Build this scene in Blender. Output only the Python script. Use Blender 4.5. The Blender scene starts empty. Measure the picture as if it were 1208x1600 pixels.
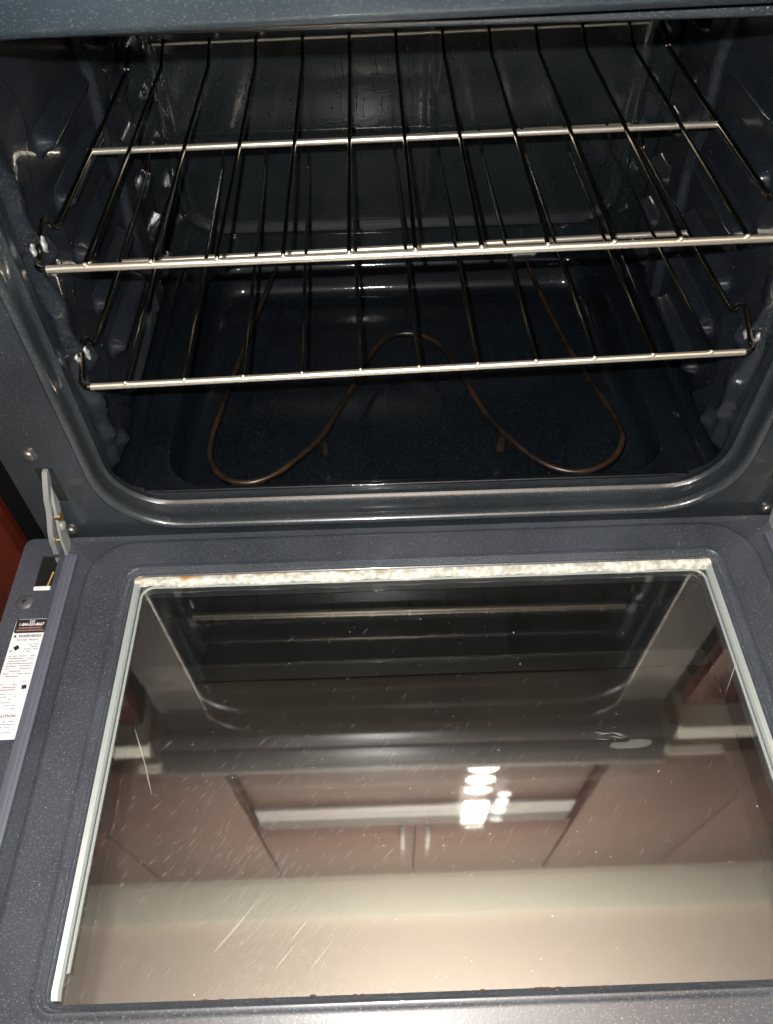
import bpy, bmesh, math, random
from mathutils import Vector, Matrix
from mathutils.geometry import tessellate_polygon
random.seed(7)
S = bpy.context.scene
C = S.collection
# ---------------------------------------------------------------- camera, world, lamps, exposure
cam = bpy.data.cameras.new('camera'); camo = bpy.data.objects.new('camera', cam); C.objects.link(camo); S.camera = camo
CP = Vector((-0.0368, -0.4762, 0.5896))
RX, UX, FX = Vector((0.999435, -0.029087, -0.016856)), Vector((0.033160, 0.770410, 0.636686)), Vector((0.005533, 0.636885, -0.770939))
camo.matrix_world = Matrix(((RX.x, UX.x, -FX.x, CP.x), (RX.y, UX.y, -FX.y, CP.y), (RX.z, UX.z, -FX.z, CP.z), (0, 0, 0, 1)))
cam.sensor_fit = 'VERTICAL'; cam.sensor_height = 36.0; cam.lens = 1206.03 / 1600 * 36.0
cam.clip_start = 0.02; cam.clip_end = 50
S.view_settings.view_transform = 'Standard'; S.view_settings.look = 'None'
S.view_settings.exposure = 0.16; S.view_settings.gamma = 1
W = bpy.data.worlds.new('World'); S.world = W; W.use_nodes = True
W.node_tree.nodes['Background'].inputs[0].default_value = (0.85, 0.9, 1.0, 1)
W.node_tree.nodes['Background'].inputs[1].default_value = 0.04
def lamp(name, kind, loc, energy, color, size=0.02, direction=None):
    l = bpy.data.lights.new(name, kind); l.energy = energy; l.color = color
    if kind == 'AREA': l.size = size
    else: l.shadow_soft_size = size
    o = bpy.data.objects.new(name, l); C.objects.link(o); o.location = loc
    if direction is not None: o.rotation_euler = Vector(direction).to_track_quat('-Z', 'Y').to_euler()
    return o
lamp('phone_flash', 'POINT', CP + UX*0.028 - RX*0.018, 33.0, (1.0, 0.98, 0.97), 0.003)
lamp('ceiling_fill_light', 'AREA', (0.1, -0.9, 1.35), 68.0, (1.0, 0.95, 0.89), 0.7, (0, 0.35, 1))  # added unseen area light, brightens the ceiling mirrored in the glass

# ---------------------------------------------------------------- helpers
def tag(o, label=None, cat=None, group=None, kind=None):
    if label: o['label'] = label
    if cat: o['category'] = cat
    if group: o['group'] = group
    if kind: o['kind'] = kind
    return o
def empty(name, loc, label, cat, group=None):
    o = bpy.data.objects.new(name, None); C.objects.link(o); o.location = loc; o.empty_display_size = .05
    return tag(o, label, cat, group)
def obj(name, bm, mats, parent=None, smooth=True, angle=None):
    me = bpy.data.meshes.new(name)
    bmesh.ops.recalc_face_normals(bm, faces=bm.faces[:]) if angle != 'keep' else None
    if smooth:
        for f in bm.faces: f.smooth = True
    if smooth and angle != 'none':
        lim = math.radians(38)
        for e in bm.edges:
            if len(e.link_faces) == 2 and e.calc_face_angle(0) > lim: e.smooth = False
    bm.to_mesh(me); bm.free()
    for m in (mats if isinstance(mats, (list, tuple)) else [mats]): me.materials.append(m)
    o = bpy.data.objects.new(name, me); C.objects.link(o)
    if parent: o.parent = parent
    return o
def box(bm, x0, x1, y0, y1, z0, z1, bev=0, mi=0):
    r = bmesh.ops.create_cube(bm, size=1)
    vs = r['verts']
    for v in vs: v.co = Vector(((x0+x1)/2 + v.co.x*(x1-x0), (y0+y1)/2 + v.co.y*(y1-y0), (z0+z1)/2 + v.co.z*(z1-z0)))
    fs = set(f for v in vs for f in v.link_faces)
    for f in fs: f.material_index = mi
    if bev:
        es = list(set(e for v in vs for e in v.link_edges))
        bmesh.ops.bevel(bm, geom=es, offset=bev, segments=2, profile=.5, affect='EDGES')
def tube(bm, pts, r, n=8, caps=True, rad=None):
    pts = [Vector(p) for p in pts]; rings = []
    t0 = (pts[1]-pts[0]).normalized(); up = Vector((0, 0, 1)) if abs(t0.z) < .9 else Vector((1, 0, 0))
    nrm = (up - t0*up.dot(t0)).normalized()
    for i, p in enumerate(pts):
        t = (pts[min(i+1, len(pts)-1)] - pts[max(i-1, 0)]).normalized()
        nrm = (nrm - t*nrm.dot(t)).normalized(); b = t.cross(nrm)
        rr = rad[i] if rad else r
        rings.append([bm.verts.new(p + nrm*rr*math.cos(a) + b*rr*math.sin(a)) for a in [2*math.pi*k/n for k in range(n)]])
    for A, B in zip(rings, rings[1:]):
        for k in range(n): bm.faces.new((A[k], A[(k+1) % n], B[(k+1) % n], B[k]))
    if caps:
        bm.faces.new(rings[0][::-1]); bm.faces.new(rings[-1])
def smoothpath(pts, sub=6):
    P = [Vector(p) for p in pts]; out = []
    for i in range(len(P)-1):
        p0 = P[max(i-1, 0)]; p1 = P[i]; p2 = P[i+1]; p3 = P[min(i+2, len(P)-1)]
        for k in range(sub):
            t = k/sub
            out.append(.5*((2*p1) + (p2-p0)*t + (2*p0-5*p1+4*p2-p3)*t*t + (3*p1-p0-3*p2+p3)*t**3))
    out.append(P[-1]); return out
def rr(x0, x1, y0, y1, r, n=8, m=6):
    """rounded rectangle, n steps per corner, m per straight"""
    pts = []
    cs = [((x1-r), (y1-r), 0), ((x0+r), (y1-r), 90), ((x0+r), (y0+r), 180), ((x1-r), (y0+r), 270)]
    for i, (cx, cy, a0) in enumerate(cs):
        arc = [(cx + r*math.cos(math.radians(a0+90*k/n)), cy + r*math.sin(math.radians(a0+90*k/n))) for k in range(n+1)]
        pts += arc
        nx, ny, a1 = cs[(i+1) % 4]
        q = (nx + r*math.cos(math.radians(a1)), ny + r*math.sin(math.radians(a1)))
        for k in range(1, m): pts.append((arc[-1][0] + (q[0]-arc[-1][0])*k/m, arc[-1][1] + (q[1]-arc[-1][1])*k/m))
    return pts
def rings(bm, loops, close=None, mi=0):
    R = [[bm.verts.new(p) for p in L] for L in loops]; n = len(R[0]); F = []
    for A, B in zip(R, R[1:]):
        for k in range(n):
            f = bm.faces.new((A[k], A[(k+1) % n], B[(k+1) % n], B[k])); f.material_index = mi; F.append(f)
    if close: 
        f = bm.faces.new(R[-1]); f.material_index = mi
    return R
def polyholes(bm, outer, holes, z, mi=0):
    polys = [[Vector((x, y, 0)) for x, y in outer]] + [[Vector((x, y, 0)) for x, y in h] for h in holes]
    flat = [p for q in polys for p in q]
    vs = [bm.verts.new((p.x, p.y, z)) for p in flat]
    for t in tessellate_polygon(polys):
        try: f = bm.faces.new([vs[i] for i in t]); f.material_index = mi
        except ValueError: pass
def lathe(bm, prof, center, axis, n=20):
    """prof: (radius, height) pairs along axis"""
    q = Vector((0, 0, 1)).rotation_difference(Vector(axis)); c = Vector(center)
    R = []
    for rad, h in prof:
        R.append([bm.verts.new(c + q @ Vector((rad*math.cos(2*math.pi*k/n), rad*math.sin(2*math.pi*k/n), h))) for k in range(n)])
    for A, B in zip(R, R[1:]):
        for k in range(n): bm.faces.new((A[k], A[(k+1) % n], B[(k+1) % n], B[k]))
    bm.faces.new(R[-1]); bm.faces.new(R[0][::-1])
def extrude_yz(bm, prof, x0, x1):
    A = [bm.verts.new((x0, y, z)) for y, z in prof]; B = [bm.verts.new((x1, y, z)) for y, z in prof]; n = len(prof)
    for k in range(n): bm.faces.new((A[k], A[(k+1) % n], B[(k+1) % n], B[k]))
    bm.faces.new(A); bm.faces.new(B[::-1])
def textmesh(bm, s, x, y, z, size, mi, bold=0.0, align='LEFT', sx=1.0):
    cu = bpy.data.curves.new('t', 'FONT'); cu.body = s; cu.size = size; cu.align_x = align; cu.offset = bold; cu.resolution_u = 3
    to = bpy.data.objects.new('t', cu); C.objects.link(to); bpy.context.view_layer.update()
    me = bpy.data.meshes.new_from_object(to.evaluated_get(bpy.context.evaluated_depsgraph_get()))
    me.transform(Matrix.Translation((x, y, z)) @ Matrix.Diagonal((sx, 1, 1, 1)))
    n0 = len(bm.faces); bm.from_mesh(me); bm.faces.ensure_lookup_table()
    for f in bm.faces[n0:]: f.material_index = mi
    bpy.data.objects.remove(to); bpy.data.meshes.remove(me); bpy.data.curves.remove(cu)

# ---------------------------------------------------------------- materials
def mat(name, color, rough=.5, metal=0, coat=0, coatr=.05, bump=None, spec=.5, emit=None):
    m = bpy.data.materials.new(name); m.use_nodes = True; nt = m.node_tree; p = nt.nodes['Principled BSDF']
    p.inputs['Base Color'].default_value = (*color, 1); p.inputs['Roughness'].default_value = rough
    p.inputs['Metallic'].default_value = metal; p.inputs['Coat Weight'].default_value = coat; p.inputs['Coat Roughness'].default_value = coatr
    p.inputs['Specular IOR Level'].default_value = spec
    if emit: p.inputs['Emission Color'].default_value = (*emit[0], 1); p.inputs['Emission Strength'].default_value = emit[1]
    tc = nt.nodes.new('ShaderNodeTexCoord')
    if bump:
        n = nt.nodes.new('ShaderNodeTexNoise'); n.inputs['Scale'].default_value = bump[0]; n.inputs['Detail'].default_value = 3
        b = nt.nodes.new('ShaderNodeBump'); b.inputs['Strength'].default_value = bump[1]; b.inputs['Distance'].default_value = bump[2]
        nt.links.new(tc.outputs['Object'], n.inputs['Vector']); nt.links.new(n.outputs['Fac'], b.inputs['Height'])
        nt.links.new(b.outputs[0], p.inputs['Normal']); nt.links.new(b.outputs[0], p.inputs['Coat Normal'])
    return m
def nd(m, t, **kw):
    n = m.node_tree.nodes.new(t)
    for k, v in kw.items():
        if k in n.inputs: n.inputs[k].default_value = v
        else: setattr(n, k, v)
    return n
def ramp(m, src, a, b, ca=(0, 0, 0, 1), cb=(1, 1, 1, 1)):
    r = nd(m, 'ShaderNodeValToRGB'); r.color_ramp.elements[0].position = a; r.color_ramp.elements[1].position = b
    r.color_ramp.elements[0].color = ca; r.color_ramp.elements[1].color = cb
    m.node_tree.links.new(src, r.inputs[0]); return r.outputs[0]
def mixc(m, fac, a, b):
    x = m.node_tree.nodes.new('ShaderNodeMix'); x.data_type = 'RGBA'
    L = m.node_tree.links
    for s, i in ((fac, 0), (a, 6), (b, 7)):
        if isinstance(s, bpy.types.NodeSocket): L.new(s, x.inputs[i])
        else: x.inputs[i].default_value = s
    return x.outputs[2]
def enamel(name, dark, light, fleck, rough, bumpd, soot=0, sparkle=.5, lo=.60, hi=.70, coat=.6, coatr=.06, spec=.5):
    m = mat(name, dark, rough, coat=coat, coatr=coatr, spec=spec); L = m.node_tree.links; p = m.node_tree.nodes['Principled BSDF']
    tc = nd(m, 'ShaderNodeTexCoord'); o = tc.outputs['Object']
    big = nd(m, 'ShaderNodeTexNoise', Scale=9.0, Detail=4.0); L.new(o, big.inputs['Vector'])
    base = mixc(m, ramp(m, big.outputs['Fac'], .35, .65), (*dark, 1), (*light, 1))
    f1 = nd(m, 'ShaderNodeTexNoise', Scale=800.0, Detail=1.0); L.new(o, f1.inputs['Vector'])
    c = mixc(m, ramp(m, f1.outputs['Fac'], lo, hi), base, (*fleck, 1))
    v = nd(m, 'ShaderNodeTexVoronoi', Scale=230.0); L.new(o, v.inputs['Vector'])
    near = ramp(m, v.outputs['Distance'], .07, .12, (1, 1, 1, 1), (0, 0, 0, 1))
    sep = nd(m, 'ShaderNodeSeparateColor'); L.new(v.outputs['Color'], sep.inputs[0])
    some = ramp(m, sep.outputs[0], .72, .75)
    mu = nd(m, 'ShaderNodeMath', operation='MULTIPLY'); L.new(near, mu.inputs[0]); L.new(some, mu.inputs[1])
    ms = nd(m, 'ShaderNodeMath', operation='MULTIPLY'); L.new(mu.outputs[0], ms.inputs[0]); ms.inputs[1].default_value = sparkle
    c = mixc(m, ms.outputs[0], c, (.55, .58, .62, 1))
    if soot:
        s1 = nd(m, 'ShaderNodeTexNoise', Scale=210.0, Detail=3.0); L.new(o, s1.inputs['Vector'])
        s2 = nd(m, 'ShaderNodeTexNoise', Scale=13.0, Detail=2.0); L.new(o, s2.inputs['Vector'])
        a = nd(m, 'ShaderNodeMath', operation='MULTIPLY'); L.new(ramp(m, s1.outputs['Fac'], .62, .66), a.inputs[0]); L.new(ramp(m, s2.outputs['Fac'], .5, .62), a.inputs[1])
        c = mixc(m, a.outputs[0], c, (.003, .003, .003, 1))
    L.new(c, p.inputs['Base Color'])
    n = nd(m, 'ShaderNodeTexNoise', Scale=38.0, Detail=3.0); L.new(o, n.inputs['Vector'])
    b = nd(m, 'ShaderNodeBump', Strength=1.0, Distance=bumpd); L.new(n.outputs['Fac'], b.inputs['Height'])
    n2 = nd(m, 'ShaderNodeTexNoise', Scale=420.0, Detail=2.0); L.new(o, n2.inputs['Vector'])
    b2 = nd(m, 'ShaderNodeBump', Strength=.35, Distance=.0002); L.new(n2.outputs['Fac'], b2.inputs['Height']); L.new(b.outputs[0], b2.inputs['Normal'])
    L.new(b2.outputs[0], p.inputs['Normal']); L.new(b2.outputs[0], p.inputs['Coat Normal'])
    rr_ = nd(m, 'ShaderNodeMapRange'); L.new(big.outputs['Fac'], rr_.inputs[0]); rr_.inputs[3].default_value = rough*.7; rr_.inputs[4].default_value = rough*1.4
    L.new(rr_.outputs[0], p.inputs['Roughness'])
    return m
M = {}
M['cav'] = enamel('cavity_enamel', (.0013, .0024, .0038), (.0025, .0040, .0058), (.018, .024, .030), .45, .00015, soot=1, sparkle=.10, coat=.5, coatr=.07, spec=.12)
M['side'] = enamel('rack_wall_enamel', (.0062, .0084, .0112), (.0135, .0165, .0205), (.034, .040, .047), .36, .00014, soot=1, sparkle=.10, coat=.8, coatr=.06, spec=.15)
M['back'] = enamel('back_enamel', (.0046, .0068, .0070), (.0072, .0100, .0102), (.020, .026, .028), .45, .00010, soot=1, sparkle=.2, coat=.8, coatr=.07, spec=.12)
M['frame'] = enamel('frame_enamel', (.014, .018, .0215), (.024, .029, .033), (.070, .078, .086), .30, .0002, sparkle=.35)
M['door'] = enamel('door_enamel', (.024, .029, .037), (.038, .045, .055), (.10, .11, .122), .34, .00015, sparkle=.4)
M['panel'] = enamel('panel_enamel', (.012, .018, .024), (.018, .027, .033), (.040, .054, .058), .36, .0001, sparkle=.10)
M['chrome'] = mat('rack_chrome', (.93, .85, .70), .33, .9, bump=(160, .3, .0003))
M['wire'] = mat('rack_wire_chrome', (.30, .27, .23), .22, 1, bump=(200, .3, .0003))
m = mat('element_sheath', (.03, .02, .015), .33, .3, bump=(260, .5, .0003)); M['element'] = m
L = m.node_tree.links; p = m.node_tree.nodes['Principled BSDF']; tc = nd(m, 'ShaderNodeTexCoord')
n = nd(m, 'ShaderNodeTexNoise', Scale=30.0, Detail=5.0); L.new(tc.outputs['Object'], n.inputs['Vector'])
L.new(mixc(m, ramp(m, n.outputs['Fac'], .40, .62), (.007, .006, .005, 1), (.032, .018, .010, 1)), p.inputs['Base Color'])
M['black'] = mat('black_painted_steel', (.002, .002, .0025), .6, spec=.12)
M['dark'] = mat('dark_void', (.006, .006, .006), .8)
M['strip'] = mat('grey_vinyl_strip', (.072, .076, .100), .45, bump=(120, .3, .0003))
M['retain'] = mat('retainer_metal', (.40, .45, .43), .3, .55, bump=(90, .4, .0004))
M['wet'] = mat('wet_film', (.004, .005, .006), .10, coat=1, coatr=.03)
M['seal'] = mat('grey_glass_seal', (.30, .33, .32), .4, .4)
M['zinc'] = mat('zinc_plated_steel', (.34, .35, .33), .42, .5, bump=(220, .5, .0004))
M['brass'] = mat('brass_rivet', (.65, .47, .18), .3, 1)
M['screw'] = mat('grey_screw', (.06, .065, .07), .4, .3, bump=(400, .3, .0002))
M['steelscrew'] = mat('steel_screw_head', (.22, .21, .2), .35, .9)
M['porc'] = mat('white_porcelain', (.5, .47, .42), .5, bump=(200, .5, .0005))
M['white'] = mat('label_paper', (.52, .52, .53), .5)
M['ink'] = mat('black_ink', (.01, .01, .01), .5)
M['lgrey'] = mat('grey_print', (.12, .12, .13), .5)
M['pink'] = mat('pink_print', (.25, .12, .12), .5)
M['frit'] = mat('black_frit_glass', (.004, .004, .004), .04)
M['cream'] = mat('cream_paint', (.70, .67, .57), .6)
M['ceil'] = mat('ceiling_paint', (.70, .60, .52), .8, bump=(40, .4, .002))
M['lens'] = mat('lit_lamp_glow', (1, 1, 1), .4, emit=((1, .96, .9), 16))
M['spot_glow'] = mat('small_spot_glow', (1, 1, 1), .4, emit=((1, .97, .92), 7))
M['steel'] = mat('hood_steel', (.8, .82, .82), .4, .4)
def wood(name, a, b):
    m = mat(name, a, .35, coat=.3); L = m.node_tree.links; p = m.node_tree.nodes['Principled BSDF']
    tc = nd(m, 'ShaderNodeTexCoord'); mp = nd(m, 'ShaderNodeMapping'); mp.inputs['Scale'].default_value = (40, 40, 3); L.new(tc.outputs['Object'], mp.inputs[0])
    n = nd(m, 'ShaderNodeTexNoise', Scale=1.0, Detail=6.0); n.inputs['Distortion'].default_value = 1.0; L.new(mp.outputs[0], n.inputs['Vector'])
    L.new(mixc(m, ramp(m, n.outputs['Fac'], .3, .7), (*a, 1), (*b, 1)), p.inputs['Base Color']); return m
M['wood'] = wood('cherry_wood', (.045, .006, .003), (.075, .012, .005))
M['woodup'] = wood('upper_cherry_wood', (.082, .026, .021), (.115, .040, .033))
# floor tiles seen through the glass
m = mat('floor_vinyl', (.33, .27, .22), .5, bump=(60, .4, .001)); M['floor'] = m
L = m.node_tree.links; p = m.node_tree.nodes['Principled BSDF']; tc = nd(m, 'ShaderNodeTexCoord')
n = nd(m, 'ShaderNodeTexNoise', Scale=7.0, Detail=5.0); L.new(tc.outputs['Object'], n.inputs['Vector'])
L.new(mixc(m, ramp(m, n.outputs['Fac'], .35, .65), (.045, .028, .024, 1), (.075, .050, .042, 1)), p.inputs['Base Color'])
# rust stained crust
m = mat('mineral_crust', (.6, .58, .5), .6, bump=(350, .7, .0006)); M['crust'] = m
L = m.node_tree.links; p = m.node_tree.nodes['Principled BSDF']; tc = nd(m, 'ShaderNodeTexCoord')
n = nd(m, 'ShaderNodeTexNoise', Scale=34.0, Detail=7.0); L.new(tc.outputs['Object'], n.inputs['Vector'])
n3 = nd(m, 'ShaderNodeTexNoise', Scale=210.0, Detail=6.0); L.new(tc.outputs['Object'], n3.inputs['Vector'])
c = mixc(m, ramp(m, n3.outputs['Fac'], .4, .6), (.30, .30, .25, 1), (.52, .51, .45, 1))
sx = nd(m, 'ShaderNodeSeparateXYZ'); L.new(tc.outputs['Object'], sx.inputs[0])
mr = nd(m, 'ShaderNodeMapRange'); L.new(sx.outputs[0], mr.inputs[0]); mr.inputs[1].default_value = -.27; mr.inputs[2].default_value = .15; mr.inputs[3].default_value = .06; mr.inputs[4].default_value = -.16
my = nd(m, 'ShaderNodeMapRange'); L.new(sx.outputs[1], my.inputs[0]); my.inputs[1].default_value = -.0625; my.inputs[2].default_value = -.0555; my.inputs[3].default_value = -.12; my.inputs[4].default_value = .10
ad = nd(m, 'ShaderNodeMath', operation='ADD'); L.new(n.outputs['Fac'], ad.inputs[0]); L.new(mr.outputs[0], ad.inputs[1])
a2 = nd(m, 'ShaderNodeMath', operation='ADD'); L.new(ad.outputs[0], a2.inputs[0]); L.new(my.outputs[0], a2.inputs[1])
c = mixc(m, ramp(m, a2.outputs[0], .54, .66), c, (.26, .14, .045, 1)); L.new(c, p.inputs['Base Color'])
M['rust'] = mat('rust_spots', (.05, .018, .010), .8, bump=(600, .8, .0006))
# glass: fresnel reflection over straight transmission
def glass(name, ior, tint, boost, film):
    m = bpy.data.materials.new(name); m.use_nodes = True; nt = m.node_tree; nt.nodes.clear(); L = nt.links
    out = nt.nodes.new('ShaderNodeOutputMaterial'); mx = nt.nodes.new('ShaderNodeMixShader'); fr = nt.nodes.new('ShaderNodeFresnel')
    fr.inputs['IOR'].default_value = ior
    g = nt.nodes.new('ShaderNodeBsdfGlossy'); g.inputs['Roughness'].default_value = .03; t = nt.nodes.new('ShaderNodeBsdfTransparent'); t.inputs[0].default_value = (*tint, 1)
    g.inputs['Color'].default_value = (1, .98, .95, 1)
    geo = nt.nodes.new('ShaderNodeNewGeometry')
    # same reflectance from either side of a face
    bk = nt.nodes.new('ShaderNodeFresnel'); bk.inputs['IOR'].default_value = 1/ior if False else ior
    ad = nt.nodes.new('ShaderNodeMath'); ad.operation = 'ADD'; ad.inputs[1].default_value = boost; ad.use_clamp = True
    L.new(fr.outputs[0], ad.inputs[0]); L.new(ad.outputs[0], mx.inputs[0])
    L.new(t.outputs[0], mx.inputs[1]); L.new(g.outputs[0], mx.inputs[2])
    df = nt.nodes.new('ShaderNodeBsdfDiffuse'); df.inputs[0].default_value = (.75, .74, .72, 1); m2 = nt.nodes.new('ShaderNodeMixShader')
    tc = nt.nodes.new('ShaderNodeTexCoord'); nz = nt.nodes.new('ShaderNodeTexNoise'); nz.inputs['Scale'].default_value = 14; nz.inputs['Detail'].default_value = 6; nz.inputs['Distortion'].default_value = 1.2
    mr = nt.nodes.new('ShaderNodeMapRange'); mr.inputs[1].default_value = .35; mr.inputs[2].default_value = .7; mr.inputs[3].default_value = film*.5; mr.inputs[4].default_value = film*1.6
    L.new(tc.outputs['Object'], nz.inputs['Vector']); L.new(nz.outputs[0], mr.inputs[0]); L.new(mr.outputs[0], m2.inputs[0])
    L.new(mx.outputs[0], m2.inputs[1]); L.new(df.outputs[0], m2.inputs[2]); L.new(m2.outputs[0], out.inputs[0])
    return m
M['glass'] = glass('door_glass', 1.55, (.97, .985, .975), .045, .0010)
M['glass2'] = glass('outer_door_glass', 1.5, (.92, .93, .91), .02, .001)
M['scratch'] = mat('glass_scratches', (.38, .37, .36), .5)
M['dust'] = mat('crumb_dust', (.50, .48, .45), .8)

# ---------------------------------------------------------------- setting
bm = bmesh.new(); box(bm, -3, 3, -3.5, 1.0, -.45, -.41); tag(obj('floor', bm, M['floor'], smooth=False), kind='structure')
bm = bmesh.new(); box(bm, -2.6, 2.6, -2.2, .9, 2.0, 2.05); tag(obj('ceiling', bm, M['ceil'], smooth=False), kind='structure')
bm = bmesh.new(); box(bm, -2.6, 2.6, .66, .72, -.41, 2.0); tag(obj('wall', bm, M['cream'], smooth=False), kind='structure')

# ---------------------------------------------------------------- oven
TI = math.radians(1.54)
oven = empty('oven', (0, 0, -.41), 'dark blue speckled enamel oven standing open with its door lowered flat', 'oven')
def ov(name, bm, m, parent=oven, **k):
    o = obj(name, bm, m, parent, **k)
    if parent is oven: o.location = (0, 0, .41)
    return o
# front frame with its stamped beads
HW, ZB, ZT = .304, .001, .440
def ringat(y, ins, r): return [(x, y, z) for x, z in rr(-HW+ins, HW-ins, ZB+ins, ZT-ins, max(r, .004), 10, 8)]
bm = bmesh.new()
prof = [(0, 0, .078), (-.0015, .0006, .0775), (-.004, .002, .076), (-.0052, .004, .074), (-.0045, .006, .072), (-.002, .0078, .071), (.002, .0082, .070), (.006, .0070, .069), (.012, .0042, .067), (.020, .0030, .063),
        (.0255, .0034, .060), (.0275, .0050, .058), (.0295, .0060, .056), (.0315, .0054, .053), (.034, .0036, .051), (.0375, .0028, .048), (.043, .0012, .042), (.05, .001, .034)]
outer = rr(-.370, .370, -.03, .47, .004, 10, 8)
R0 = rings(bm, [ringat(*a) for a in prof])
# outer plate: tessellate between rectangle and first ring
def plate_xz(bm, outer, holes, y):
    polys = [[Vector((x, z, 0)) for x, z in outer]] + [[Vector((x, z, 0)) for x, z in h] for h in holes]
    vs = [bm.verts.new((p.x, y, p.y)) for q in polys for p in q]
    for t in tessellate_polygon(polys):
        try: bm.faces.new([vs[i] for i in t])
        except ValueError: pass
hs = [[(s*.345, .045), (s*.345, .090), (s*.329, .090), (s*.329, .045)] for s in (-1, 1)]
plate_xz(bm, outer, [[(x, z) for x, y, z in ringat(*prof[0])]] + hs, 0)
bmesh.ops.remove_doubles(bm, verts=bm.verts[:], dist=.0001)
# returned outer edge
rings(bm, [[(x, 0, z) for x, z in outer], [(x, .03, z) for x, z in outer]])
bmesh.ops.remove_doubles(bm, verts=bm.verts[:], dist=.0001)
frame = ov('front_frame', bm, M['frame'])
# cavity shell
bm = bmesh.new()
cav = [(.05, .001, .034), (.056, -.003, .026), (.064, -.007, .02), (.2, -.007, .02), (.33, -.007, .02), (.455, -.007, .02)]
rings(bm, [ringat(*a) for a in cav])
bmesh.ops.delete(bm, geom=[f for f in bm.faces if f.calc_center_median().z < .004 and abs(f.calc_center_median().x) < .275 and f.calc_center_median().y > .055], context='FACES')
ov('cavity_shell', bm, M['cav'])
def sm(a, b, x):
    t = max(0, min(1, (x-a)/(b-a))); return t*t*(3-2*t)
def rbox(x, y, x0, x1, y0, y1, r):
    """signed distance to rounded box"""
    cx, cy = (x0+x1)/2, (y0+y1)/2; qx = abs(x-cx)-(x1-x0)/2+r; qy = abs(y-cy)-(y1-y0)/2+r
    return math.hypot(max(qx, 0), max(qy, 0)) + min(max(qx, qy), 0) - r
# back wall
def backh(x, z):
    d = rbox(x, z, -.272, .272, .052, .50, .035)
    h = -.004*sm(.007, -.007, d)
    h += .0022*math.exp(-((d-.006)/.0030)**2)
    h += .0018*math.exp(-((x-.035)/.006)**2)*sm(.06, .09, z)
    return h
bm = bmesh.new(); nx, nz = 150, 110; G = []
for j in range(nz+1):
    z = -.04 + .49*j/nz
    G.append([bm.verts.new((-.318+.636*i/nx, .4595 - backh(-.318+.636*i/nx, z), z)) for i in range(nx+1)])
for j in range(nz):
    for i in range(nx): bm.faces.new((G[j][i], G[j][i+1], G[j+1][i+1], G[j+1][i]))
ov('back_wall', bm, M['back'])
# side walls with stamped rack ledges
LV = [.310, .260, .207, .153, .100, .048]
def sideh(y, z):
    wv = .010*math.sin(z*59+.4)
    h = .0095*sm(.005, -.005, abs(y-.100-wv*.7)-.030-wv*.9)
    h = max(h, .0095*sm(.0045, -.0045, abs(y-.345+wv*.4)-.020))
    for k, zl in enumerate(LV):
        zc = zl - .0125
        for y0, y1, w in ((.165, .300, .0075), (.372, .432, .0065)):
            d = rbox(y, z, y0, y1, zc-w, zc+w, w)
            h = max(h, .0145*sm(.0045, -.006, d))
        if k % 2 == 1:
            # knob and stop where a rack rail hooks in
            h += .0085*math.exp(-((y-.092)/.009)**2 - ((z-zl+.014)/.008)**2) + .0065*math.exp(-((y-.072)/.008)**2 - ((z-zl-.010)/.012)**2)
            h -= .004*math.exp(-((y-.080)/.010)**2 - ((z-zl+.001)/.006)**2)
        else:
            h += .006*math.exp(-((y-.075)/.013)**2 - ((z-zl)/.020)**2)
    e = min(y-.052, .452-y, z-.012, .402-z)
    return h*sm(0, .012, e) - .0015*(1-sm(0, .008, e))
for s in (-1, 1):
    bm = bmesh.new(); ny, nz = 290, 290; G = []
    for j in range(nz+1):
        z = .008 + .40*j/nz
        G.append([bm.verts.new((s*(.3100 - sideh(.05+.405*i/ny, z)), .05+.405*i/ny, z)) for i in range(ny+1)])
    for j in range(nz):
        for i in range(ny): bm.faces.new((G[j][i], G[j][i+1], G[j+1][i+1], G[j+1][i]))
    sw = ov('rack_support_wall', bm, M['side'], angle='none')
    for zz in (.2600, .1530):  # added pale blobs imitate glints on the enamel where the racks hook in
        for yy, dx, dz, a, b, c_ in ((.0790, .0125, .0010, .0022, .0032, .0075), (.0680, .0075, .0030, .0022, .0028, .0055)):
            bm = bmesh.new(); bmesh.ops.create_icosphere(bm, subdivisions=3, radius=1, matrix=Matrix.Translation((s*(.3075-dx), yy, zz+dz)) @ Matrix.Diagonal((a, b, c_, 1)))
            [setattr(v, 'co', v.co + Vector((.0006*math.sin(v.co.z*900), .0008*math.sin(v.co.z*500+1), 0))) for v in bm.verts]; obj('glint_blob', bm, M['zinc'], sw, angle='none')
# floor pan
bm = bmesh.new()
def pl(i, z, r, o=0): return [(x, y, z) for x, y in rr(-.258+i, .258-i, .0515+i*.7, .440-i, r, 10, 6)]
outr = [(x, y, z) for (x, y), z in zip(rr(-.296, .296, .044, .455, .006, 10, 6), [.0035]*200)]
outd = [(x, y, -.004) for x, y in rr(-.297, .297, .0425, .456, .006, 10, 6)]
rings(bm, [outd, outr, pl(-.0045, .0035, .052), pl(-.002, .0030, .050), pl(0, .0005, .048), pl(.002, -.006, .046), pl(.005, -.022, .044), pl(.009, -.030, .040), pl(.016, -.0345, .034), pl(.026, -.0355, .026)], close=True)
tube(bm, smoothpath([(-.288, .0470, .000), (-.284, .0462, .0018), (-.2, .0460, .0020), (.2, .0460, .0020), (.284, .0462, .0018), (.288, .0470, .000)], 8), .0024, 10)
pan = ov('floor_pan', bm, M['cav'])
for sg in (-1, 1):
    bm = bmesh.new(); box(bm, sg*.2915-.0011, sg*.2915+.0011, .047, .452, .003, .0042); obj('pan_seam', bm, M['black'], pan, smooth=False)
bm = bmesh.new(); rnd = random.Random(21)
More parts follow.
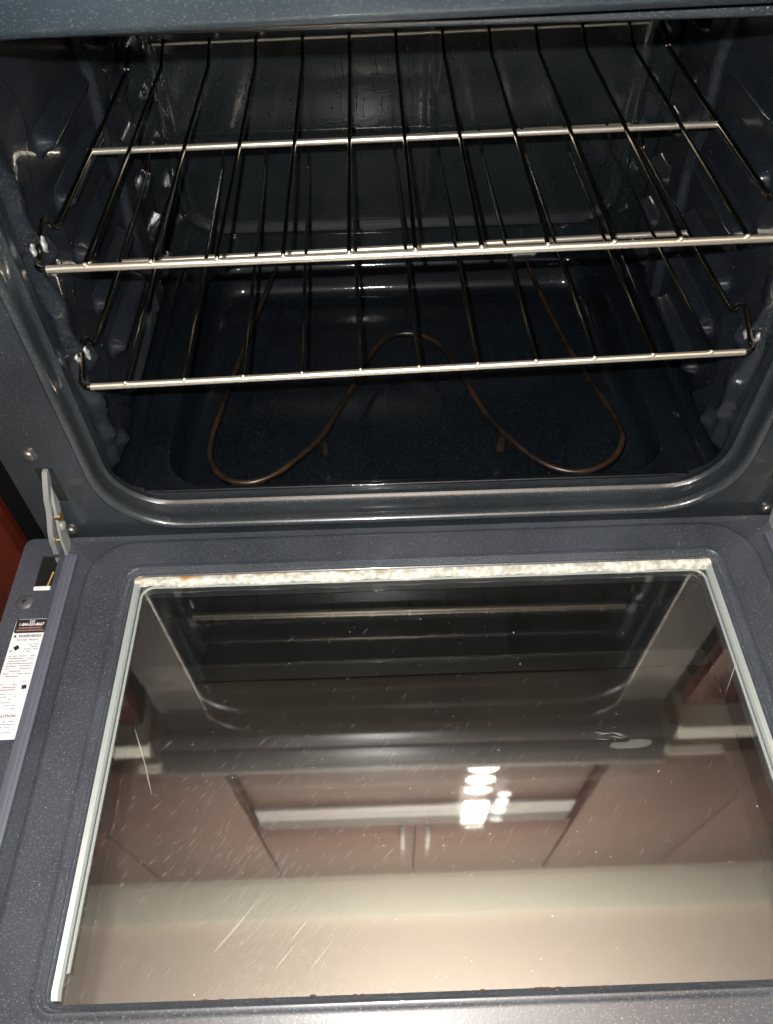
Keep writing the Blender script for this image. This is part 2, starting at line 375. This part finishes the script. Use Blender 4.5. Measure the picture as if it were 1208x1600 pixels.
for k in range(15):
    x = rnd.choice([-.075, -.06, -.045, -.03, -.02, .0, .012, .03, .05])+rnd.gauss(0, .006); z = rnd.uniform(.205, .262); n_ = 9; L_ = rnd.uniform(.012, .04); ph = rnd.random()*6
    tube(bm, [(x+.0008*math.sin(ph+i*.8), .4630, z-L_*i/n_) for i in range(n_)], .0004, 6, rad=[.0002+.00035*rnd.random() for i in range(n_)])
tag(ov('grease_drips', bm, M['wet'], angle='none'), kind='stuff')
# beads of moisture on the walls
bm = bmesh.new(); rnd = random.Random(33)
for k in range(230):
    q = rnd.random(); rad = min(.0024, .0010*math.exp(rnd.gauss(0, .45)))
    if q < .38: s_ = -1
    elif q < .76: s_ = 1
    else: s_ = 0
    if s_:
        y = rnd.choice([.075, .09, .12, .17, .30, .37]) + rnd.gauss(0, .014); z = rnd.choice([.26, .24, .207, .153, .135, .10, .06]) + rnd.gauss(0, .012)
        y = max(.056, min(.44, y)); z = max(.02, min(.38, z)); x = s_*(.3100 - sideh(y, z)); m_ = Matrix.Diagonal((.45, 1, rnd.uniform(1, 2.6), 1))
    else:
        x = rnd.gauss(0, .13); z = rnd.uniform(.16, .27); y = .4595 - backh(x, z); m_ = Matrix.Diagonal((1, .4, rnd.uniform(1, 4), 1))
    bmesh.ops.create_icosphere(bm, subdivisions=2, radius=rad, matrix=Matrix.Translation((x, y, z)) @ m_)
tag(ov('moisture_beads', bm, M['wet'], angle='none'), kind='stuff')
# bolts on the frame
for (x, z) in ((-.343, .108), (-.341, .002), (.341, .0), (.343, .108)):
    bm = bmesh.new(); lathe(bm, [(.0075, 0), (.0075, .001), (.0055, .0013), (.0052, .003), (.004, .0042), (.0015, .0046)], (x, -.0003, z), (0, -1, 0))
    ov('bolt_head', bm, M['steelscrew'])
# control panel and cooktop
bm = bmesh.new()
pr = [(.004, .4360), (-.030, .4365), (-.036, .439), (-.0395, .444), (-.0440, .4700), (-.0420, .4720), (-.0435, .4740), (-.0475, .4760), (-.053, .490), (-.060, .520), (-.062, .534), (-.058, .541), (-.050, .543), (.60, .543), (.60, .4355)]
extrude_yz(bm, pr, -.382, .382)
for v in bm.verts: v.co.z += .0085 + .017*v.co.x
ov('control_panel', bm, M['panel'])
# dark cabinet of the oven; side panels widened in black for the shaded gap
for s in (-1, 1):
    bm = bmesh.new(); box(bm, min(s*.3705, s*.3940), max(s*.3705, s*.3940), .006, .62, -.36, .435); ov('side_panel_gap_fill', bm, M['black'], smooth=False)
bm = bmesh.new(); box(bm, -.372, .372, -.012, .03, -.30, -.075, .003)
dr = ov('drawer_front', bm, M['frame'])
bm = bmesh.new(); box(bm, -.36, .36, .04, .6, -.40, -.31); ov('plinth', bm, M['black'], smooth=False)
bm = bmesh.new(); box(bm, -.372, .372, .012, .05, -.075, -.031); ov('lower_rail', bm, M['black'], smooth=False)
# bake element
bm = bmesh.new()
el = [(-.163, .463), (-.176, .40), (-.190, .32), (-.203, .235), (-.214, .160), (-.2185, .125), (-.217, .088), (-.207, .062), (-.190, .046), (-.172, .043), (-.156, .049), (-.140, .062), (-.122, .085), (-.100, .118), (-.078, .170), (-.055, .225), (-.044, .255), (-.031, .278), (-.012, .292), (.010, .292), (.030, .280), (.045, .256), (.064, .200), (.080, .150), (.096, .118), (.112, .088), (.130, .062), (.148, .048), (.166, .043), (.186, .048), (.206, .064), (.219, .088), (.2235, .115), (.218, .150), (.205, .200), (.193, .252), (.182, .32), (.173, .39), (.166, .463)]
tube(bm, smoothpath([(x, y if y > .12 else .12-(.12-y)*.83, .000) for x, y in el], 5), .0032, 10)
elem = ov('heating_element', bm, M['element'])
for x in (-.163, .166):
    bm = bmesh.new(); box(bm, x-.017, x+.017, .4500, .4545, -.010, .011, .003)
    for dx in (-.012, .012): lathe(bm, [(.003, 0), (.003, .0015), (.001, .002)], (x+dx, .4500, .001), (0, -1, 0), 10)
    o = obj('terminal_plate', bm, M['zinc'], elem)
for x, y in ((-.0975, .121), (.0955, .120)):
    bm = bmesh.new(); box(bm, x-.0042, x+.0042, y-.0075, y-.0045, -.026, -.0045, .0012); box(bm, x-.003, x+.003, y-.006, y+.0045, -.0095, -.0055, .001)
    obj('support_clip', bm, M['element'], elem)
# hinge arms
for s in (-1, 1):
    bm = bmesh.new()
    X = s*.3365
    strap = [(.012, .086), (.0, .0845), (-.006, .074), (-.0125, .061), (-.0140, .052), (-.0170, .042), (-.0240, .029), (-.0270, .018), (-.0260, .006), (-.0290, -.012), (-.020, -.012), (-.0165, .006), (-.0150, .018), (-.0130, .029), (-.0070, .042), (-.004, .054), (.004, .070), (.012, .075)]
    extrude_yz(bm, strap, X-.0028-(.001 if s < 0 else 0), X+.0010)
    for v in bm.verts: v.co.x += s*.013*(1-max(0, v.co.z)/.085)
    h = ov('hinge_arm', bm, M['zinc'])
    bm = bmesh.new()
    X2 = s*.3395
    extrude_yz(bm, [(.0, .066), (-.012, .044), (-.020, .030), (-.026, .018), (-.0285, .004), (-.0345, -.012), (-.022, -.012), (-.014, .004), (-.008, .03), (.0, .045)], X2-.0012, X2+.0012)
    obj('hinge_plate', bm, M['zinc'], h)
    bm = bmesh.new(); lathe(bm, [(.005, 0), (.005, .0015), (.0035, .0025), (.001, .003)], (X2+.0012 if s < 0 else X2-.0012, -.014, .026), (-s, 0, 0)); obj('rivet', bm, M['zinc'], h)
    bm = bmesh.new(); lathe(bm, [(.0042, 0), (.0042, .0055)], (s*.3415, -.012, .036), (-s, 0, 0), 14); lathe(bm, [(.003, 0), (.003, .0058)], (s*.3455, -.020, .012), (-s, 0, 0), 14)
    obj('spacer', bm, M['brass'], h)
    bm = bmesh.new(); box(bm, s*.337-.011, s*.337+.011, .004, .05, .036, .098); ov('hinge_pocket', bm, M['dark'], smooth=False)

# ---------------------------------------------------------------- door (local frame: top of liner at z=0, hinge side y=0)
bm = bmesh.new()
DX, DY0, DY1 = .383, -.0085, -.50
slot = [(-.3625, -.029), (-.3465, -.029), (-.3465, -.0665), (-.3625, -.0665)]
slotR = [(-x, y) for x, y in slot]
emb = lambda g, z, r: [(x, y, z) for x, y in rr(-.318+g, .318-g, -.47+g, -.0145-g, r, 10, 8)]
e0 = [(x, y) for x, y, z in emb(0, 0, .045)]
outline = rr(-DX, DX, DY1, DY0, .008, 4, 3)
polyholes(bm, outline, [e0, slot, slotR], 0)
# skirt
rings(bm, [[(x, y, 0) for x, y in outline], [(x*1.0025, y-.0006 if y < -.2 else y+.0006, -.0015) for x, y in outline], [(x*1.003, y, -.008) for x, y in outline]])
for sl in (slot, slotR):
    rings(bm, [[(x, y, 0) for x, y in sl], [(x, y, -.0025) for x, y in sl]])
def win(g, z, r): return [(x, y, z) for x, y in rr(-.2745+g, .2745-g, -.3985+g, -.0525-g, r, 10, 8)]
rings(bm, [emb(0, 0, .045), emb(.002, .0012, .043), emb(.004, .0030, .042), emb(.0065, .0035, .040), win(-.0085, .0035, .018), win(-.006, .0042, .016), win(-.0042, .0052, .0145), win(-.0025, .0052, .013), win(-.0010, .0036, .012), win(.0002, .0008, .011), win(.0006, -.0020, .011), win(.0008, -.0030, .0108), win(.0022, -.0038, .010), win(.0030, -.0050, .009), win(.0032, -.0145, .009)])
bmesh.ops.remove_doubles(bm, verts=bm.verts[:], dist=.00008)
door = ov('door', bm, M['door']); door.rotation_euler = (TI, 0, 0)
tag(door, 'speckled dark door lying open with a glass window')
def dn(name, bm, m, **k): return obj(name, bm, m, door, **k)
# outer skin under the liner
bm = bmesh.new()
o2 = rr(-.381, .381, -.498, -.012, .008, 4, 3)
rings(bm, [[(x, y, -.008) for x, y in o2], [(x, y, -.044) for x, y in o2]])
dn('door_shell', bm, M['black'])
# hinge pockets inside the door
for s in (-1, 1):
    bm = bmesh.new()
    rings(bm, [[(s*x, y, -.0024) for x, y in [(-.3632, -.028), (-.3458, -.028), (-.3458, -.0675), (-.3632, -.0675)]], [(s*x, y, -.03) for x, y in [(-.3632, -.028), (-.3458, -.028), (-.3458, -.0675), (-.3632, -.0675)]]], close=True)
    dn('hinge_pocket', bm, M['dark'], smooth=False)
    bm = bmesh.new(); box(bm, min(s*.3622, s*.3468), max(s*.3622, s*.3468), -.0680, -.0635, -.0050, .0008, .0007); dn('slot_tab', bm, M['white'])
    bm = bmesh.new(); tube(bm, [(s*.358, -.062, -.014), (s*.354, -.04, -.012)], .0015, 8); box(bm, min(s*.3535, s*.3490), max(s*.3535, s*.3490), -.063, -.048, -.02, -.013, .001); dn('hinge_spring', bm, M['brass'])
    bm = bmesh.new(); box(bm, min(s*.3280, s*.3400), max(s*.3280, s*.3400), -.462, -.0305, .0002, .0034, .0012); box(bm, min(s*.3315, s*.3365), max(s*.3315, s*.3365), -.462, -.0305, .0026, .0042, .0007)
    dn('trim_strip', bm, M['strip'])
    bm = bmesh.new(); lathe(bm, [(.0078, 0), (.0078, .0008), (.006, .0020), (.0022, .0024)], (s*.3665, -.0805, .0), (0, 0, 1), 24); sc = dn('door_screw', bm, M['screw'])
    bm = bmesh.new(); box(bm, s*.3665-.0024, s*.3665+.0024, -.0812, -.0798, .0018, .00265); box(bm, s*.3665-.0007, s*.3665+.0007, -.0829, -.0781, .0019, .0027); dn('screw_recess', bm, M['ink'], smooth=False)
# window retainer: bright metal ledge on the sides, crusted at the hinge side
bm = bmesh.new()
for s in (-1, 1):
    bm = bmesh.new()
    xs = [s*(.2745-.0032), s*(.2745-.0038), s*(.2745-.0078), s*(.2745-.0086), s*(.2745-.0090)]; zs = [-.0052, -.0040, -.0046, -.0066, -.0089]
    n = 60; A = []
    for i in range(n+1):
        y = -.3930 + .336*i/n; A.append([bm.verts.new((x + (0 if i not in (0, n) else -s*.0008), y, z)) for x, z in zip(xs, zs)])
    for a, b in zip(A, A[1:]):
        for k in range(4): bm.faces.new((a[k], a[k+1], b[k+1], b[k]))
    dn('glass_retainer', bm, M['retain'])
bm = bmesh.new()
rings(bm, [win(.0096, -.0092, .012), win(.0100, -.0082, .0115), win(.0116, -.0080, .0105), win(.0120, -.0092, .010)])
for f in [f for f in bm.faces if f.calc_center_median().y < -.374]: bm.faces.remove(f)
dn('glass_seal', bm, M['seal'])
bm = bmesh.new(); n = 160; A = []
for i in range(n+1):
    x = -.2705 + .541*i/n; w = .0003*math.sin(i*.31)+.00015*math.sin(i*1.9)
    A.append([bm.verts.new(v) for v in ((x, -.0552, -.0032), (x, -.0560, -.0026+.0001*math.sin(i*1.3)), (x, -.0600, -.0028+.0001*math.sin(i*2.1)), (x, -.0616+w*3, -.0042), (x, -.0630+w*3, -.0084))])
for a, b in zip(A, A[1:]):
    for k in range(4): bm.faces.new((a[k], a[k+1], b[k+1], b[k]))
dn('mineral_crust', bm, M['crust'])
bm = bmesh.new()
rnd = random.Random(3)
for k in range(46):
    x = rnd.choice([-.18, -.17, -.155, -.135, -.12, -.09, -.06, .02, .06, .065, .10, .10])+rnd.gauss(0, .004)
    bmesh.ops.create_icosphere(bm, subdivisions=1, radius=rnd.uniform(.0006, .0020), matrix=Matrix.Translation((x, -.3962+rnd.gauss(0, .0004), -.0042)) @ Matrix.Diagonal((1.3, .5, .35, 1)))
dn('rust_spot', bm, M['rust'])['kind'] = 'stuff'
# inner pane, with its wear
bm = bmesh.new()
g = [(x, y) for x, y, z in win(.0035, 0, .009)]
rings(bm, [[(x, y, -.0090) for x, y in g], [(x, y, -.0125) for x, y in g]])
bm.faces.new([bm.verts.new((x, y, -.0090)) for x, y in g]); bm.faces.new([bm.verts.new((x, y, -.0125)) for x, y in g][::-1])
ZG = -.0087
rnd = random.Random(11)
def streak(x, y, a, L_, w, mi=1):
    dx, dy = math.cos(a)*L_/2, math.sin(a)*L_/2; nx_, ny_ = -math.sin(a)*w/2, math.cos(a)*w/2
    f = bm.faces.new([bm.verts.new((px, py, ZG+rnd.uniform(0, .0001))) for px, py in ((x-dx, y-dy), (x-dx*.3+nx_, y-dy*.3+ny_), (x+dx, y+dy), (x+dx*.2-nx_, y+dy*.2-ny_))]); f.material_index = mi
for k in range(1000):
    cxs = rnd.choice([(-.14, -.34, .035, .03), (-.12, -.36, .04, .02), (-.16, -.30, .05, .04), (-.03, -.22, .12, .05), (.0, -.32, .16, .05)])
    streak(cxs[0]+rnd.gauss(0, cxs[2]), max(-.39, min(-.09, cxs[1]+rnd.gauss(0, cxs[3]))), math.radians(50+rnd.gauss(0, 4)), rnd.uniform(.002, .011), rnd.uniform(.00005, .00014))
for (x, y, L_, w) in ((-.145, -.345, .060, .00022), (-.150, -.352, .045, .00022), (-.105, -.355, .022, .0004), (-.16, -.362, .02, .0003), (-.09, -.372, .03, .0003), (-.115, -.372, .02, .0004)):
    streak(x, y, math.radians(49), L_, w)
streak(-.2385, -.222, math.radians(-66), .05, .0005); streak(-.2290, -.246, math.radians(-68), .026, .0004)
streak(.262, -.165, math.radians(58), .06, .0004)
def speck(x, y, r, mi=2):
    n_ = 7; bmv = [bm.verts.new((x+r*rnd.uniform(.6, 1.1)*math.cos(2*math.pi*k/n_), y+r*rnd.uniform(.5, 1.1)*math.sin(2*math.pi*k/n_), ZG+.0002)) for k in range(n_)]
    top = bm.verts.new((x, y, ZG+.0002+r*.5))
    for k in range(n_):
        f = bm.faces.new((bmv[k], bmv[(k+1) % n_], top)); f.material_index = mi
for k in range(480):
    y = -.395+.31*rnd.random()**1.5; x = rnd.gauss(.04, .13)
    if abs(x) < .258: speck(x, y, min(.0009, .00024*math.exp(rnd.gauss(0, .45))), 2 if rnd.random() < .93 else 3)
# woven smear mark
for i in range(24):
    for j in range(9):
        u, v = (i-12)/12, (j-4)/4
        if u*u+v*v < 1 and not (u < -.2 and v > .3): speck(.158+u*.017+v*.004, -.229+v*.0042, .00034, 1)
for k in range(6): streak(.150-k*.003+rnd.gauss(0, .002), -.221+rnd.gauss(0, .002), math.radians(rnd.gauss(-12, 8)), .012, .0003)
gl = dn('window_glass', bm, [M['glass'], M['scratch'], M['dust'], M['rust']], smooth=False)
# outer glass with black printed border and clear centre
bm = bmesh.new()
fr_ = rr(-.2640, .2625, -.47, -.1270, .015, 8, 4)
oo = rr(-.380, .380, -.497, -.013, .006, 8, 4)
rings(bm, [[(x, y, -.048) for x, y in oo], [(x, y, -.044) for x, y in oo], [(x, y, -.044) for x, y in fr_], [(x, y, -.048) for x, y in fr_], [(x, y, -.048) for x, y in oo]])
dn('door_outer_glass', bm, M['frit'], smooth=False)
bm = bmesh.new()
bm.faces.new([bm.verts.new((x, y, -.0442)) for x, y in fr_]); bm.faces.new([bm.verts.new((x, y, -.0478)) for x, y in fr_][::-1])
dn('outer_window_pane', bm, M['glass2'], smooth=False)
# window well between the panes
bm = bmesh.new()
rings(bm, [win(.0030, -.0145, .009), win(.0015, -.030, .009), win(.0010, -.0435, .009)])
dn('window_well', bm, M['frame'])
# warning label
bm = bmesh.new()
lx0, lx1, ly0, ly1 = -.3685, -.3395, -.2110, -.0985
body = rr(lx0, lx1, ly0, ly1, .0032, 6, 1)
rings(bm, [[(x, y, .0002) for x, y in body], [(x, y, .0005) for x, y in body]], close=True)
hd = rr(lx0+.0004, lx1-.0004, ly1-.0143, ly1-.0004, .0022, 6, 1)
f = bm.faces.new([bm.verts.new((x, y, .0007)) for x, y in hd]); f.material_index = 1
cx = (lx0+lx1)/2; Z = .0009
textmesh(bm, 'Call', cx, ly1-.0035, Z, .0031, 0, .00005, 'CENTER')
textmesh(bm, '1-844-553-8667', cx, ly1-.0070, Z, .0040, 0, .00012, 'CENTER', .86)
rnd = random.Random(5)
def dashes(x0, x1, y, h, mi, gap=.35):
    x = x0
    while x < x1:
        w = rnd.uniform(.0008, .0028)
        if rnd.random() > gap:
            xe = min(x+w, x1); f = bm.faces.new([bm.verts.new(v) for v in ((x, y, Z), (xe, y, Z), (xe, y+h, Z), (x, y+h, Z))]); f.material_index = mi
        x += w+.0004
dashes(cx-.0105, cx+.0105, ly1-.0099, .0013, 3, .05); dashes(cx-.012, cx+.012, ly1-.0124, .0013, 3, .05)
textmesh(bm, 'WARNING', cx+.0015, ly1-.0186, Z, .0036, 1, .00006, 'CENTER', 1.15)
f = bm.faces.new([bm.verts.new(v) for v in ((lx0+.0016, ly1-.0186, Z), (lx0+.0046, ly1-.0186, Z), (lx0+.0031, ly1-.0160, Z))]); f.material_index = 1
textmesh(bm, 'Tip Over Hazard', cx, ly1-.0220, Z, .0026, 1, 0, 'CENTER', 1.05)
def diamond(x, y, w, h, a):
    c_, s_ = math.cos(a), math.sin(a)
    f = bm.faces.new([bm.verts.new((x+p*c_-q*s_, y+p*s_+q*c_, Z)) for p, q in ((-w, -h), (w, -h), (w, h), (-w, h))]); f.material_index = 1
diamond(lx0+.0072, ly1-.0290, .0021, .0021, math.radians(38)); diamond(lx0+.0030, ly1-.0322, .0012, .0004, math.radians(35))
for k in range(4): dashes(lx0+.0140, lx1-.003, ly1-.0262-k*.0023, .0007, 2, .45)
for k in range(9): dashes(lx0+.0025, lx1-.0035-(.006 if k in (2, 6, 8) else 0), ly1-.0375-k*.0024, .0007, 2, .3)
for k in range(3): dashes(lx0+.0025, lx0+.0165, ly1-.0645-k*.0024, .0009, 3, .3)
diamond(lx1-.0055, ly1-.0665, .0020, .0019, math.radians(8)); dashes(lx1-.0085, lx1-.0045, ly1-.0620, .0005, 2, 0)
for k in range(6): dashes(lx0+.0025, lx1-.008, ly1-.0730-k*.0026, .0006, 2, .4)
textmesh(bm, 'CAUTION', cx, ly1-.0935, Z, .0034, 1, .00005, 'CENTER', 1.15)
for k in range(5): dashes(lx0+.0025, lx1-.0035, ly1-.0975-k*.0024, .0006, 2, .35)
dn('warning_label', bm, [M['white'], M['ink'], M['lgrey'], M['pink']], smooth=False)

# ---------------------------------------------------------------- oven racks
def rack(label, x0, yf, z, ym, yb, tl, yaw):
    """chrome wire rack; z = bar height"""
    r = empty('oven_rack', (x0, yf, z), label, 'oven rack', 'wire racks inside the oven')
    r.rotation_euler = (0, -tl/.3, yaw/.3)
    HWR = .2945; RB = .0030; RW = .0019; D = yb - yf; mid = ym - yf
    zb = .0145
    bm = bmesh.new()
    # perimeter: front bar with rounded corners running into the side rails
    fr = [(-HWR+.010+(2*HWR-.02)*k/24, 0, 0) for k in range(25)]
    tube(bm, fr, RB, 12); 
    obj('front_bar', bm, M['chrome'], r)
    for s in (-1, 1):
        bm = bmesh.new()
        rail = [(s*(HWR-.0105), 0, 0), (s*(HWR-.006), .0008, 0), (s*(HWR-.0018), .0048, 0), (s*HWR, .011, 0), (s*(HWR+.001), .022, .004), (s*(HWR+.002), .036, .010), (s*(HWR+.002), .047, .0135), (s*(HWR+.0015), .054, .010), (s*HWR, .058, .003), (s*(HWR-.001), .064, 0), (s*(HWR-.002), .09, 0), (s*(HWR-.002), mid, 0), (s*(HWR-.002), D-.045, 0), (s*(HWR-.002), D-.032, .002), (s*(HWR-.004), D-.004, zb-.001), (s*(HWR-.010), D, zb)]
        tube(bm, smoothpath(rail, 5), .0027, 10); obj('side_rail', bm, M['wire'], r)
    bm = bmesh.new(); tube(bm, [(-HWR-.0005+.589*k/24, mid, -.001) for k in range(25)], .0030, 10); obj('cross_bar', bm, M['chrome'], r)
    bm = bmesh.new(); tube(bm, [(-HWR+.012+(2*HWR-.024)*k/24, D, zb) for k in range(25)], .0024, 10); obj('rear_bar', bm, M['chrome'], r)
    for k in range(-5, 6):
        x = k*.0508
        bm = bmesh.new()
        p = [(x, -.0012, .0036), (x, .02, .0036), (x, mid*.5, .0034), (x, mid, .0032), (x, (mid+D)*.5, .0034), (x, D-.042, .0036), (x, D-.036, .0045), (x, D-.030, .0065), (x, D-.012, .0125), (x, D-.001, zb+.003)]
        tube(bm, p, RW, 8)
        w = obj('wire', bm, M['wire'], r)
        bm = bmesh.new(); bmesh.ops.create_icosphere(bm, subdivisions=2, radius=.0023, matrix=Matrix.Translation((x, -.0012, .0034)) @ Matrix.Diagonal((1, .9, .8, 1)))
        obj('weld', bm, M['chrome'], w)
    return r
rack('upper chrome wire rack, the higher one spanning the oven', -.0047, .0549, .2578, .2499, .4636, .004, 0)
rack('lower chrome wire rack above the heating element', -.0007, .0458, .1508, .2396, .4535, .0035, .0055)

# ---------------------------------------------------------------- kitchen around the oven (seen beside it and mirrored in its glass)
def cabinet_doors(par, x0, x1, z0, z1, y, n, m, hz, hside=None):
    w = (x1-x0)/n
    for k in range(n):
        a, b = x0+w*k+.0025, x0+w*(k+1)-.0025
        bm = bmesh.new(); box(bm, a, b, y-.02, y-.0005, z0+.002, z1-.002, .002)
        t = .055
        o = obj('cabinet_door', bm, m, par); o.location = -par.location
        hx = (b-.03 if k % 2 == 0 else a+.03) if n > 1 else (b-.03 if hside != 'L' else a+.03)
        if hside == 'none': continue
        bm = bmesh.new(); tube(bm, [(hx, y-.02, hz), (hx, y-.042, hz+.004), (hx, y-.045, hz+.012), (hx, y-.045, hz+.105), (hx, y-.042, hz+.113), (hx, y-.02, hz+.117)], .005, 8)
        h = obj('handle', bm, M['steel'], o)
def cabinet(name, label, x0, x1, z0, z1, yf, yb, n, m, hz, hside=None, cat='cabinet'):
    r = empty(name, ((x0+x1)/2, yf, z0), label, cat)
    bm = bmesh.new(); box(bm, x0, x1, yf, yb, z0, z1); o = obj('carcass', bm, m, r, smooth=False); o.location = -r.location
    cabinet_doors(r, x0, x1, z0, z1, yf, n, m, hz, hside)
    return r
cabinet('base_cabinet', 'dark red wooden cabinet to the left of the oven', -1.10, -.3955, -.41, .46, .012, .6, 2, M['wood'], .32)
cabinet('base_cabinet', 'dark red wooden cabinet to the right of the oven', .3955, 1.10, -.41, .46, .012, .6, 2, M['wood'], .32)
for s, w in ((-1, 'left'), (1, 'right')):
    bm = bmesh.new(); box(bm, min(s*.388, s*1.5), max(s*.388, s*1.5), -.040, .62, .465, .512, .004)
    tag(obj('countertop', bm, M['cream']), 'cream countertop with a square front edge on the %s side of the oven' % w, 'countertop')
cabinet('wall_cabinet', 'brown double door cabinet above the range hood', -.38, .42, 1.402, 1.985, .10, .6, 2, M['woodup'], 1.43)
cabinet('wall_cabinet', 'brown wall cabinet left of the range hood', -1.5, -.383, .93, 1.985, .10, .6, 3, M['woodup'], 1.0, 'none')
cabinet('wall_cabinet', 'brown wall cabinet right of the range hood', .423, 1.5, .93, 1.985, .10, .6, 3, M['woodup'], 1.0, 'none')
bm = bmesh.new(); box(bm, -1.6, 1.6, -.035, .1, 1.975, 1.998, .003); tag(obj('crown_molding', bm, M['cream']), 'wide cream molding along the ceiling above the brown wall cabinets', 'molding')
hood = empty('range_hood', (.02, .1, 1.28), 'range hood with a pale metal front strip and lit lamp', 'range hood')
def hd_(name, bm, m, **k):
    o = obj(name, bm, m, hood, **k); o.location = -hood.location; return o
bm = bmesh.new(); box(bm, -.372, .412, .103, .6, .945, 1.398, .003); hd_('hood_body', bm, M['woodup'])
bm = bmesh.new(); box(bm, -.37, .41, .092, .0995, 1.29, 1.375, .002); hd_('front_strip', bm, M['steel'])
bm = bmesh.new(); box(bm, .135, .195, .080, .0915, 1.255, 1.345, .004); hd_('lamp_glow', bm, M['lens'])
bm = bmesh.new(); box(bm, .150, .200, .085, .0915, 1.395, 1.455, .004); hd_('lamp_glow', bm, M['spot_glow'])  # glowing patch added as a second bright spot in the mirrored view
for zz in (1.045, 1.125):  # added glowing ellipses for further bright spots in the glass reflection
    bm = bmesh.new(); bmesh.ops.create_icosphere(bm, subdivisions=3, radius=.034, matrix=Matrix.Translation((.165, .100, zz)) @ Matrix.Diagonal((1, .25, .5, 1))); hd_('glow_spot', bm, M['lens'])
for yy, zz in ((.088, 1.20), (.088, 1.25), (.086, 1.33)):  # small glowing spots added beside the lamp for bright dots in the glass
    bm = bmesh.new(); bmesh.ops.create_icosphere(bm, subdivisions=2, radius=.013, matrix=Matrix.Translation((.225, yy, zz)) @ Matrix.Diagonal((1.3, .4, .8, 1))); hd_('small_glow_spot', bm, M['spot_glow'])

S.render.engine = 'CYCLES'
S.cycles.max_bounces = 10; S.cycles.transparent_max_bounces = 24; S.cycles.glossy_bounces = 6
S.cycles.sample_clamp_indirect = 6
